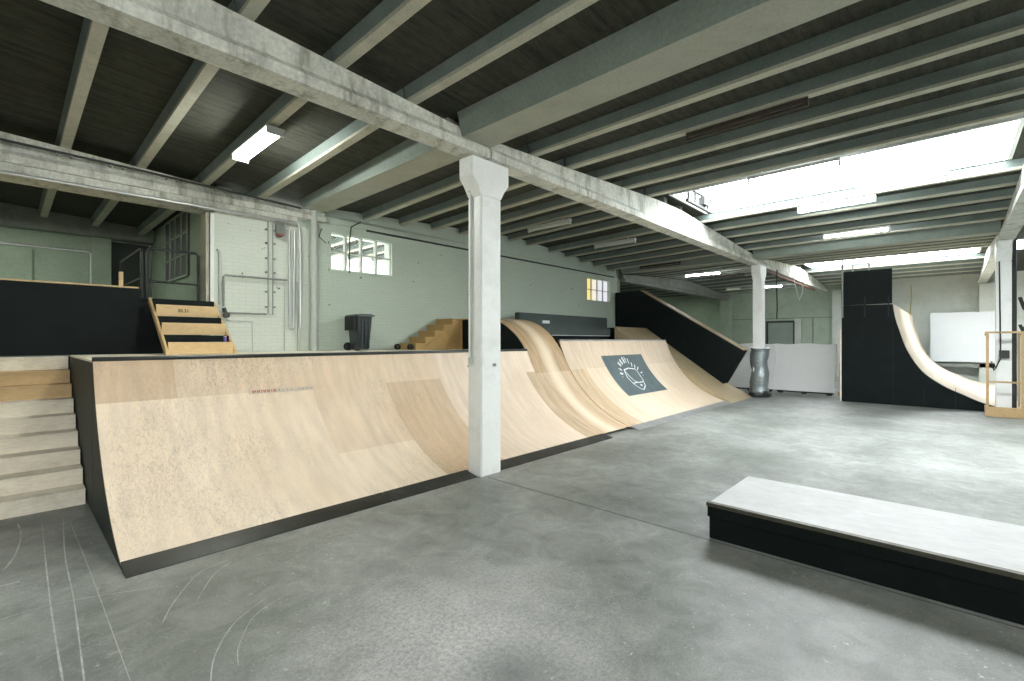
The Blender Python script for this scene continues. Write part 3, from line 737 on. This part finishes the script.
text('20.21', .062, (1.71, y0+2*td-.002, ZP+2*rs+.085), (PI/2, 0, 0), m_black, ps_)
# railings
def rail_thing(label, loc): return thing('railing', loc, label, 'railing', 'railings of the raised deck')
r1 = rail_thing('dark tube railing across the top of the pine stairs', (1.8, 8.5, 2.2))
MB().tube([(1.40, 8.50, 2.2), (1.40, 8.50, 2.90), (1.43, 8.50, 2.94), (2.0, 8.50, 2.94), (2.03, 8.5, 2.90), (2.03, 8.50, 2.2)], .02, 8).build('top_rail', m_pipedark, r1, smooth=True)
MB().tube([(1.41, 8.50, 2.46), (2.02, 8.50, 2.46)], .016, 8).build('mid_rail', m_pipedark, r1)
r2 = rail_thing('dark tube railing running back along the left edge of the raised deck', (1.335, 9.4, 2.2))
MB().tube([(1.335, 8.50, 2.2), (1.335, 8.50, 2.88), (1.335, 8.54, 2.92), (1.335, 10.22, 2.92), (1.335, 10.26, 2.88), (1.335, 10.26, 2.2)], .02, 8).build('top_rail', m_pipedark, r2, smooth=True)
MB().tube([(1.335, 8.52, 2.5), (1.335, 10.24, 2.5)], .016, 8).build('mid_rail', m_pipedark, r2)

# amber stairs by the bin
as_ = thing('plywood_stairs', (6, 7.9, ZP), 'amber plywood stairs with boarded side, right of the wheeled bin', 'stairs')
xs0, xs1 = 5.45, 6.60; n = 5; rs = (2.06-ZP)/n; td = (xs1-xs0)/n
for k in range(n):
    x = xs0 + td*k; z = ZP+rs*k
    MB().box(x, x+td-.001, 7.625, 8.17, ZP+.003, z+rs-.02).box(x-.015, x+td-.001, 7.625, 8.17, z+rs-.0195, z+rs).build('step', m_wooddk, as_)
MB().prism([(xs0+.1, ZP+.002), (xs1, ZP+.002), (xs1, 2.03), (xs1-.12, 2.03), (xs1-.2, 1.93)], 'y', 7.60, 7.622).build('side_panel', m_wooddk, as_)
B(xs1-.04, xs1+.01, 7.575, 7.598, ZP+.002, 2.05).build('corner_post', m_wooddk, as_)
for xx, yy, lb in ((5.25, 7.95, 'small dark roll standing at the foot of the amber stairs, nearer the wall'), (5.35, 7.66, 'small dark roll at the front corner of the amber stairs')):
    t = thing('tape_roll', (xx, yy, ZP), lb, 'roll')
    ro = MB(); n_ = 16; vs = []
    for yy2 in (yy-.03, yy+.03):
        for r_ in (.058, .028):
            vs += [(xx+r_*math.cos(2*PI*k/n_), yy2, ZP+.061+r_*math.sin(2*PI*k/n_)) for k in range(n_)]
    fs = []
    for k in range(n_):
        k2 = (k+1) % n_
        fs += [(k, k2, n_+k2, n_+k), (2*n_+k, 3*n_+k, 3*n_+k2, 2*n_+k2), (k, 2*n_+k, 2*n_+k2, k2), (n_+k, n_+k2, 3*n_+k2, 3*n_+k)]
    ro.add(vs, fs).build('roll_body', m_rubber, t, smooth=True)

# wheeled bin
bn = thing('wheeled_bin', (4.42, 7.85, ZP), 'dark grey wheeled rubbish bin standing against the brick wall', 'bin')
def taper(mb, x0, x1, y0, y1, z0, X0_, X1_, Y0_, Y1_, z1):
    vs = [(x0,y0,z0),(x1,y0,z0),(x1,y1,z0),(x0,y1,z0),(X0_,Y0_,z1),(X1_,Y0_,z1),(X1_,Y1_,z1),(X0_,Y1_,z1)]
    return mb.add(vs, [(3,2,1,0),(4,5,6,7),(0,1,5,4),(1,2,6,5),(2,3,7,6),(3,0,4,7)])
taper(MB(), 4.27, 4.48, 7.68, 7.98, ZP+.02, 4.225, 4.515, 7.64, 8.02, 2.03).build('body', m_bin, bn, bevel=.012)
rbm = MB()
for k in range(3):
    y = 7.66+.0; x = 4.30+.07*k; rbm.prism([(x, ZP+.05), (x+.015, ZP+.05), (x+.02, 2.0), (x-.002, 2.0)], 'y', 7.632, 7.69)
rbm.build('rib', m_bin, bn)
MB().prism([(4.20, 2.03), (4.545, 2.03), (4.56, 2.05), (4.48, 2.075), (4.28, 2.075), (4.20, 2.055)], 'y', 7.61, 8.05).build('lid', m_binlid, bn, bevel=.006)
B(4.165, 4.222, 7.68, 7.99, 1.78, 2.03).build('handle', m_rubber, bn)
for y in (7.64, 7.97):
    MB().tube([(4.235, y, ZP+.077), (4.235, y+.05, ZP+.077)], .075, 18).build('wheel', m_rubber, bn)

# slate bench behind the second quarter pipe
be = thing('padded_bench', (10.8, 7.5, ZS), 'long dark slate bench with high back under the far window', 'bench')
B(8.9, 11.95, 7.2, 7.78, ZS+.12, 1.95).build('seat', m_bench, be, bevel=.02)
B(8.95, 11.9, 7.24, 7.74, ZS+.002, ZS+.119).build('plinth', m_black, be)
B(8.65, 12.75, 7.80, 7.95, ZS+.002, 2.30).build('backrest', m_bench, be, bevel=.015)
B(9.55, 9.85, 7.785, 7.799, 2.05, 2.13).build('label_plate', m_sheet, be)
B(9.2, 11.9, 7.19, 7.199, ZS+.125, ZS+.14).build('piping', m_pipe, be)

# manual pad
mp_ = thing('manual_pad', (4.4, .2, 0), 'low black box with chalky white top on the floor at lower right', 'skate box')
B(3.89, 4.89, -1.4, 1.43, 0, .175).build('base', m_black, mp_, bevel=.004)
B(3.875, 4.90, -1.4, 1.44, .176, .268).build('upper_frame', m_black, mp_, bevel=.004)
B(3.90, 4.905, -1.4, 1.43, .269, .286).build('top_sheet', m_pad, mp_)
MB().prism([(3.866, .262), (3.873, .262), (3.873, .287), (3.91, .287), (3.91, .292), (3.866, .292)], 'y', -1.4, 1.445).build('edge_angle', m_angle, mp_)

# white sheets by column two
for k, (y0, y1, lb) in enumerate(((2.42, 3.98, 'white covered board standing right of the wrapped column'), (4.0, 5.42, 'white covered board standing left of the wrapped column, behind the black ledge'))):
    t = thing('covered_board', (16.3, (y0+y1)/2, 0), lb, 'board', 'white covered boards')
    mb = MB(); nx = 14; nz = 8; vs = []
    for j in range(nz+1):
        for i in range(nx+1):
            y = y0+(y1-y0)*i/nx; z = .08+1.42*j/nz
            vs.append((16.25+.16*j/nz+.012*math.sin(y*5+z*3)+.008*math.sin(z*9+y), y+(.02*math.sin(z*4) if i in (0, nx) else 0), z-(.015*math.sin(i*.7) if j == nz else 0)))
    m_ = len(vs); vs += [(p[0]+.09, p[1], p[2]) for p in vs]
    fs = []
    for j in range(nz):
        for i in range(nx):
            a = j*(nx+1)+i; fs += [(a, a+1, a+nx+2, a+nx+1), (m_+a+nx+1, m_+a+nx+2, m_+a+1, m_+a)]
    for i in range(nx):
        fs += [(i, m_+i, m_+i+1, i+1)]; a = nz*(nx+1)+i; fs += [(a, a+1, m_+a+1, m_+a)]
    for j in range(nz):
        a = j*(nx+1); fs += [(a, a+nx+1, m_+a+nx+1, m_+a)]; a += nx; fs += [(a, m_+a, m_+a+nx+1, a+nx+1)]
    mb.add(vs, fs).build('tarp', m_sheet, t, smooth=True)
    ft = MB()
    for y in (y0+.15, (y0+y1)/2, y1-.15): ft.box(16.26, 16.40, y-.06, y+.06, 0, .078)
    ft.box(16.29, 16.36, y0+.05, y1-.05, .03, .075)
    ft.build('skid', m_rubber, t)
t = thing('timber_offcut', (16.6, 2.3, 0), 'brown timber offcut leaning by the tall black ramp', 'timber')
MB().box(16.55, 16.63, 2.22, 2.36, 0, .95).box(16.52, 16.66, 2.2, 2.39, 0, .1).build('timber', m_wooddk, t)

# pine frame at right
pf = thing('column_guard', (14.3, -.83, 0), 'small open pine guard frame standing in front of the right column', 'guard')
B(14.18, 14.23, -1.12, -.55, 0, .20).build('base_board', m_guard, pf)
for y in (-.61, -1.12): B(14.18, 14.22, y, y+.045, .201, 1.75).build('upright', m_guard, pf)
B(14.175, 14.225, -1.14, -.55, 1.752, 1.79).build('top_rail', m_guard, pf)
B(14.185, 14.215, -1.074, -.612, .71, .745).build('mid_rail', m_guard, pf)
for y in (-.61, -1.12):
    B(14.23, 14.93, y, y+.04, 1.71, 1.75).build('side_rail', m_guard, pf); B(14.235, 14.93, y, y+.04, .03, .16).build('side_rail', m_guard, pf)
    B(14.935, 14.975, y, y+.04, 0, 1.75).build('upright', m_guard, pf) if y < -1 else None
t = tag(MB().box(14.30, 14.40, -.78, -.66, 0, .13).prism([(-.78,.131),(-.66,.131),(-.70,.16),(-.76,.15)], 'x', 14.30, 14.40).build('paper_box', m_sheet), 'small white box on the floor inside the pine frame', 'box')

# white board and pale bay on the back wall
t = tag(B(24.4, 24.5, -1.2, .55, .79, 2.66).build('white_board', m_boardwhite, bevel=.01), 'large plain white board fixed on the back wall above the curved ramp', 'board')
struct('trim_13', B(24.5, 24.895, -1.3, .6, .6, .76), m_pipegrey)
struct('trim_14', B(24.5, 24.89, -1.3, -.8, 0, 3.7), m_wallplain)
t = thing('wall_cable', (24.8, 1.6, 2.6), 'thin yellow cable hanging down the pale back wall above the ramp', 'cable')
MB().tube([(24.87, 1.15, 3.85), (24.87, 1.12, 3.3), (24.87, 1.18, 2.6)], .018, 6).build('cable', M('yellow_cable', (.45,.36,.12), .6), t)

# ------------------------------------------------------------------ pipes on the wall
def pipe(name, pts, r, mat, label, clips=(), cat_='pipe', grp='pipes on the brick wall'):
    t = thing(name, pts[0], label, cat_, grp)
    MB().tube(pts, r, 10).build('pipe_run', mat, t, smooth=True)
    for p in clips:
        for sx in (-1, 1): B(p[0]+sx*.062-.012, p[0]+sx*.062+.012, p[1]-.02, p[1]+.035, p[2]-.012, p[2]+.012).build('clip', m_pipegrey, t)
    return t
Y = 8.19
pipe('downpipe', [(3.665, 8.13, ZP+.002), (3.665, 8.13, 2.27), (3.665, 8.13, 2.34), (3.665, 8.13, 3.86)], .058, m_pipe, 'thick pale downpipe on the brick wall under the wide gutter beam')
dp = bpy.data.objects['downpipe']; MB().tube([(3.665, 8.13, 2.24), (3.665, 8.13, 2.34)], .07, 14).build('collar', m_pipe, dp)
pipe('conduit_pipe', [(-2.6, 8.10, 3.545), (3.34, 8.10, 3.59), (3.40, 8.10, 3.56), (3.415, 8.10, 3.4), (3.415, 8.10, 1.81)], .022, m_silver, 'long silver pipe running level under the left girder and turning down the wall')
pipe('conduit_pipe', [(2.94, Y, 3.6), (2.94, Y, 2.04), (3.01, Y, 2.02), (3.01, Y, 3.6)], .011, m_pipelt, 'clipped pair of thin vertical pipes below the grey valve box', [(2.975, 8.19, z) for z in (2.15, 2.4, 2.72, 2.95, 3.2, 3.42)])
pipe('conduit_pipe', [(3.18, Y, 3.5), (3.25, Y, 3.5), (3.275, Y, 3.46), (3.275, Y, 1.83), (3.30, Y, 1.80), (3.325, Y, 1.80), (3.345, Y, 1.83), (3.345, 8.14, 3.45)], .02, m_silver, 'shiny vertical pipe bent like a U at its foot, left of the downpipe')
pipe('conduit_pipe', [(3.22, 8.14, 2.61), (2.30, 8.14, 2.605), (2.275, 8.14, 2.58), (2.275, 8.14, 2.12)], .015, m_pipegrey, 'thin grey pipe crossing the pale wall level and turning down beside the pine stairs', [(2.5, 8.16, 2.605), (3.12, 8.16, 2.61)])
pipe('conduit_pipe', [(2.30, Y, 2.03), (2.86, Y, 2.03), (2.91, Y, 2.03)], .013, m_pipegrey, 'short thin level pipe low on the pale wall, with round tap at its left end')
tp = bpy.data.objects['conduit_pipe.004'] if 'conduit_pipe.004' in bpy.data.objects else dp
MB().tube([(2.315, 8.12, 1.99), (2.315, 8.17, 1.99)], .045, 14).tube([(2.28, 8.14, 2.1), (2.30, 8.14, 2.03)], .03, 10).build('tap', m_steeldark, tp)
pipe('conduit_pipe', [(2.33, Y+.01, 1.91), (2.70, Y+.01, 1.905), (2.705, Y+.01, 1.42)], .008, m_pipe, 'faint thin pipe making a corner just above the platform')
pipe('conduit_pipe', [(2.2, Y, 3.0), (2.235, Y, 2.96), (2.24, Y, 2.15)], .018, m_pipe, 'pale short vertical pipe at the left edge of the pale wall')
pipe('conduit_pipe', [(3.2, Y+.01, 2.58), (3.2, Y+.01, ZP+.002)], .009, m_pipe, 'thin pale vertical pipe down to the platform, under the level grey pipe')
pipe('conduit_pipe', [(3.43, Y, ZP+.002), (3.43, Y, 2.58), (3.40, Y, 2.6)], .022, m_pipe, 'pale vertical pipe between the U-bent pipe and the downpipe')
pipe('conduit_pipe', [(-2.6, 8.02, 3.96), (1.3, 8.02, 3.90), (3.4, 8.02, 3.83)], .016, m_pipedark, 'dark conduit clipped along the top of the left girder', [(x, 8.03, 3.96-.022*(x+2.6)) for x in (-.1, .5, 1.0, 1.6, 2.2, 2.8)])
pipe('wall_cable', [(3.93, 8.22, 3.35), (3.80, 8.22, 3.45), (3.85, 8.22, 3.6)], .008, m_pipedark, 'small looped cable on the wall left of the near window', cat_='cable')
pipe('wall_cable', [(4.37, 8.20, 2.86), (4.375, 8.20, 3.5), (4.40, 8.19, 3.72), (4.6, 8.19, 3.85)], .012, m_pipedark, 'dark cable hanging across the near window', cat_='cable')
vb = thing('valve_box', (3.09, 8.1, 3.34), 'grey valve box high on the pale wall beside the vertical pipes', 'box')
B(3.03, 3.16, 8.06, 8.17, 3.36, 3.52).build('housing', m_pipegrey, vb, bevel=.01)
MB().prism([(3.03, 3.355), (3.16, 3.355), (3.13, 3.32), (3.06, 3.32)], 'y', 8.05, 8.17).build('spout', M('rusty_red', (.22,.10,.08), .6), vb)
pipe('conduit_pipe', [(-3, YN-.2, 3.48), (1.2, YN-.2, 3.47), (1.235, YN-.2, 3.42), (1.235, YN-.2, 2.3)], .028, m_silver, 'level pipe on the dim back wall of the alcove, turning down at its end')
pipe('conduit_pipe', [(14.965, -1.02, .0), (14.965, -1.02, 3.9)], .05, m_pipedark, 'thick dark pipe rising behind the right column', grp='pipes by the right column')
pipe('cable_coil', [(15.3+.0, -1.14, 2.55), (15.2, -1.2, 2.3), (15.2, -1.32, 2.15), (15.2, -1.45, 2.3), (15.2, -1.38, 2.6)], .035, m_pipedark, 'black cable loop hanging at the right edge behind the column', cat_='cable', grp='pipes by the right column')
pipe('cable_coil', [(15.2, -1.13, 1.95), (15.2, -1.2, 1.75), (15.2, -1.3, 1.72), (15.2, -1.36, 1.9), (15.2, -1.25, 2.0), (15.2, -1.2, 1.86)], .03, m_pipedark, 'knotted black cable at the right edge below the hanging loop', cat_='cable', grp='pipes by the right column')
# hanging leads near column two
pipe('hanging_cable', [(16.0, 3.85, 3.75), (16.0, 3.86, 3.2), (16.02, 3.85, 2.6), (16.0, 3.86, 2.25)], .02, m_pipedark, 'dark cable hanging beside the wrapped column', cat_='cable', grp='hanging cables')
pipe('hanging_cable', [(18.0, 3.85, 3.75), (18.1, 3.75, 3.2), (18.15, 3.7, 2.95), (18.2, 3.62, 3.2), (18.3, 3.6, 3.75)], .016, m_fix, 'pale looped cable hanging from the girder right of the wrapped column', cat_='cable', grp='hanging cables')
pipe('girder_pipe', [(15.2, 4.05, 3.70), (22.5, 4.05, 3.66)], .045, M('rusty_pipe', (.14,.075,.05), .7), 'rusty pipe running under the far girder beyond the wrapped column', grp='hanging cables')

# ------------------------------------------------------------------ lamps
def lamp(x, y0, y1, z, kind, label):
    t = thing('strip_light', (x, (y0+y1)/2, z), label, 'lamp', 'ceiling strip lights')
    ch = {'dark': m_fixdark}.get(kind, m_fix)
    zt = soff(x) - drop(max(y0, y1)) - .004
    if kind == 'double':
        B(x-.10, x+.10, y0, y1, z, min(z+.04, zt)).build('channel', ch, t)
        for dx in (-.055, .055):
            MB().tube([(x+dx, y0+.03, z-.025), (x+dx, y1-.03, z-.025)], .022, 10).build('tube', m_tube, t, smooth=True)
        for y in (y0, y1-.03): B(x-.09, x+.09, y, y+.03, z-.06, z-.001).build('lamp_holder', m_fix, t)
    else:
        hw = .022 if kind == 'dark' else .045
        B(x-hw, x+hw, y0, y1, z, z+.045).build('channel', ch, t)
        tm = {'lit': m_tube2, 'off': m_tubeoff, 'dark': m_fixdark, 'dim': m_greenlamp}[kind]
        MB().tube([(x, y0+.03, z-.03), (x, y1-.03, z-.03)], .016 if kind == 'dark' else .028, 10).build('tube', tm, t, smooth=True)
        for y in (y0, y1-.03): B(x-hw*.7, x+hw*.7, y, y+.03, z-.065 if hw > .03 else z-.045, z-.001).build('lamp_holder', ch, t)
    if zt - z > .02:
        for y in (y0+.2, y1-.2): B(x-.01, x+.01, y-.01, y+.01, z+(.041 if kind == 'double' else .046), soff(x)-drop(y)+.002).build('hanger', ch, t)
lamp(2.05, 5.5, 6.67, 3.955, 'double', 'glowing twin-tube strip light on a joist at upper left')
lamp(10.44, .95, 2.15, 4.12, 'lit', 'glowing strip light hanging just beyond the near skylight')
lamp(12.735, .92, 2.12, 3.99, 'lit', 'glowing strip light farther along, two joists before the gutter beam')
lamp(7.97, 1.12, 2.33, 4.12, 'lit', 'glowing strip light along the near edge of the near skylight')
lamp(9.92, 0, 1.18, 4.16, 'off', 'thin white unlit strip light along the far edge of the near skylight')
lamp(10.44, 5.6, 6.76, 4.05, 'off', 'unlit strip light halfway along the ceiling before the far window')
lamp(7.97, 5.75, 6.9, 4.08, 'off', 'unlit strip light nearest the front column on the window side')
lamp(13.52, 5.8, 7.1, 3.88, 'dark', 'dull unlit strip light above the far window')
lamp(5.54, 1.05, 2.3, 4.022, 'dark', 'rusty dark strip light on the joists right of the front column')
lamp(16.97, 5.83, 7.1, 3.99, 'lit', 'strip light above the black slanted ledge')
lamp(18.59, 5.55, 6.8, 4.03, 'dark', 'dim strip light past the one above the black ledge')
lamp(22.5, 6.9, 7.5, 3.95, 'dim', 'dull greenish strip light close to the far sage wall')
lamp(22.5, 5.2, 6.3, 3.95, 'lit', 'glowing strip light behind the wrapped column')

# ------------------------------------------------------------------ light
def area(x, y, z, sx, sy, p, rot=(0,0,0), col=(1,1,1)):  # bare area light, no fixture modelled
    l = bpy.data.lights.new('fill_area', 'AREA'); l.shape = 'RECTANGLE'; l.size = sx*K; l.size_y = sy*K; l.energy = p; l.color = col
    o = bpy.data.objects.new('fill_area', l); C.objects.link(o); o.location = (x*K, y*K, z*K); o.rotation_euler = rot; return o
area(8.5, 10.8, 3.7, 10, 4, 1500, rot=(PI*.0,0,0)); area(8.5, 9.2, 2.6, 10, 1.0, 900, rot=(PI*.75,0,0))            # unseen lights added to brighten the room behind the brick wall
area(-1.0, 11, 3.95, 1.2, .3, 110, col=(.9,1,.85))   # unseen light added to brighten the alcove
area(22, 10.5, 3.95, .3, 1.5, 45, col=(.85,1,.75)) # greenish area light in the side bay
w = bpy.data.worlds.new('World'); bpy.context.scene.world = w; w.use_nodes = True
w.node_tree.nodes['Background'].inputs[0].default_value = (.85,.93,1,1); w.node_tree.nodes['Background'].inputs[1].default_value = 1.0

# ------------------------------------------------------------------ camera
cd = bpy.data.cameras.new('camera'); cd.sensor_width = 36; cd.lens = 36*471/1024; cd.clip_start = .05; cd.clip_end = 200
co = bpy.data.objects.new('camera', cd); C.objects.link(co); co.location = (0, 0, 1.6*K)
co.rotation_euler = (PI/2, 0, math.radians(42.9) - PI/2)
sc = bpy.context.scene; sc.camera = co
sc.view_settings.view_transform = 'Standard'; sc.view_settings.look = 'None'; sc.view_settings.gamma = 1; sc.view_settings.use_curve_mapping = False
sc.view_settings.exposure = 0.22
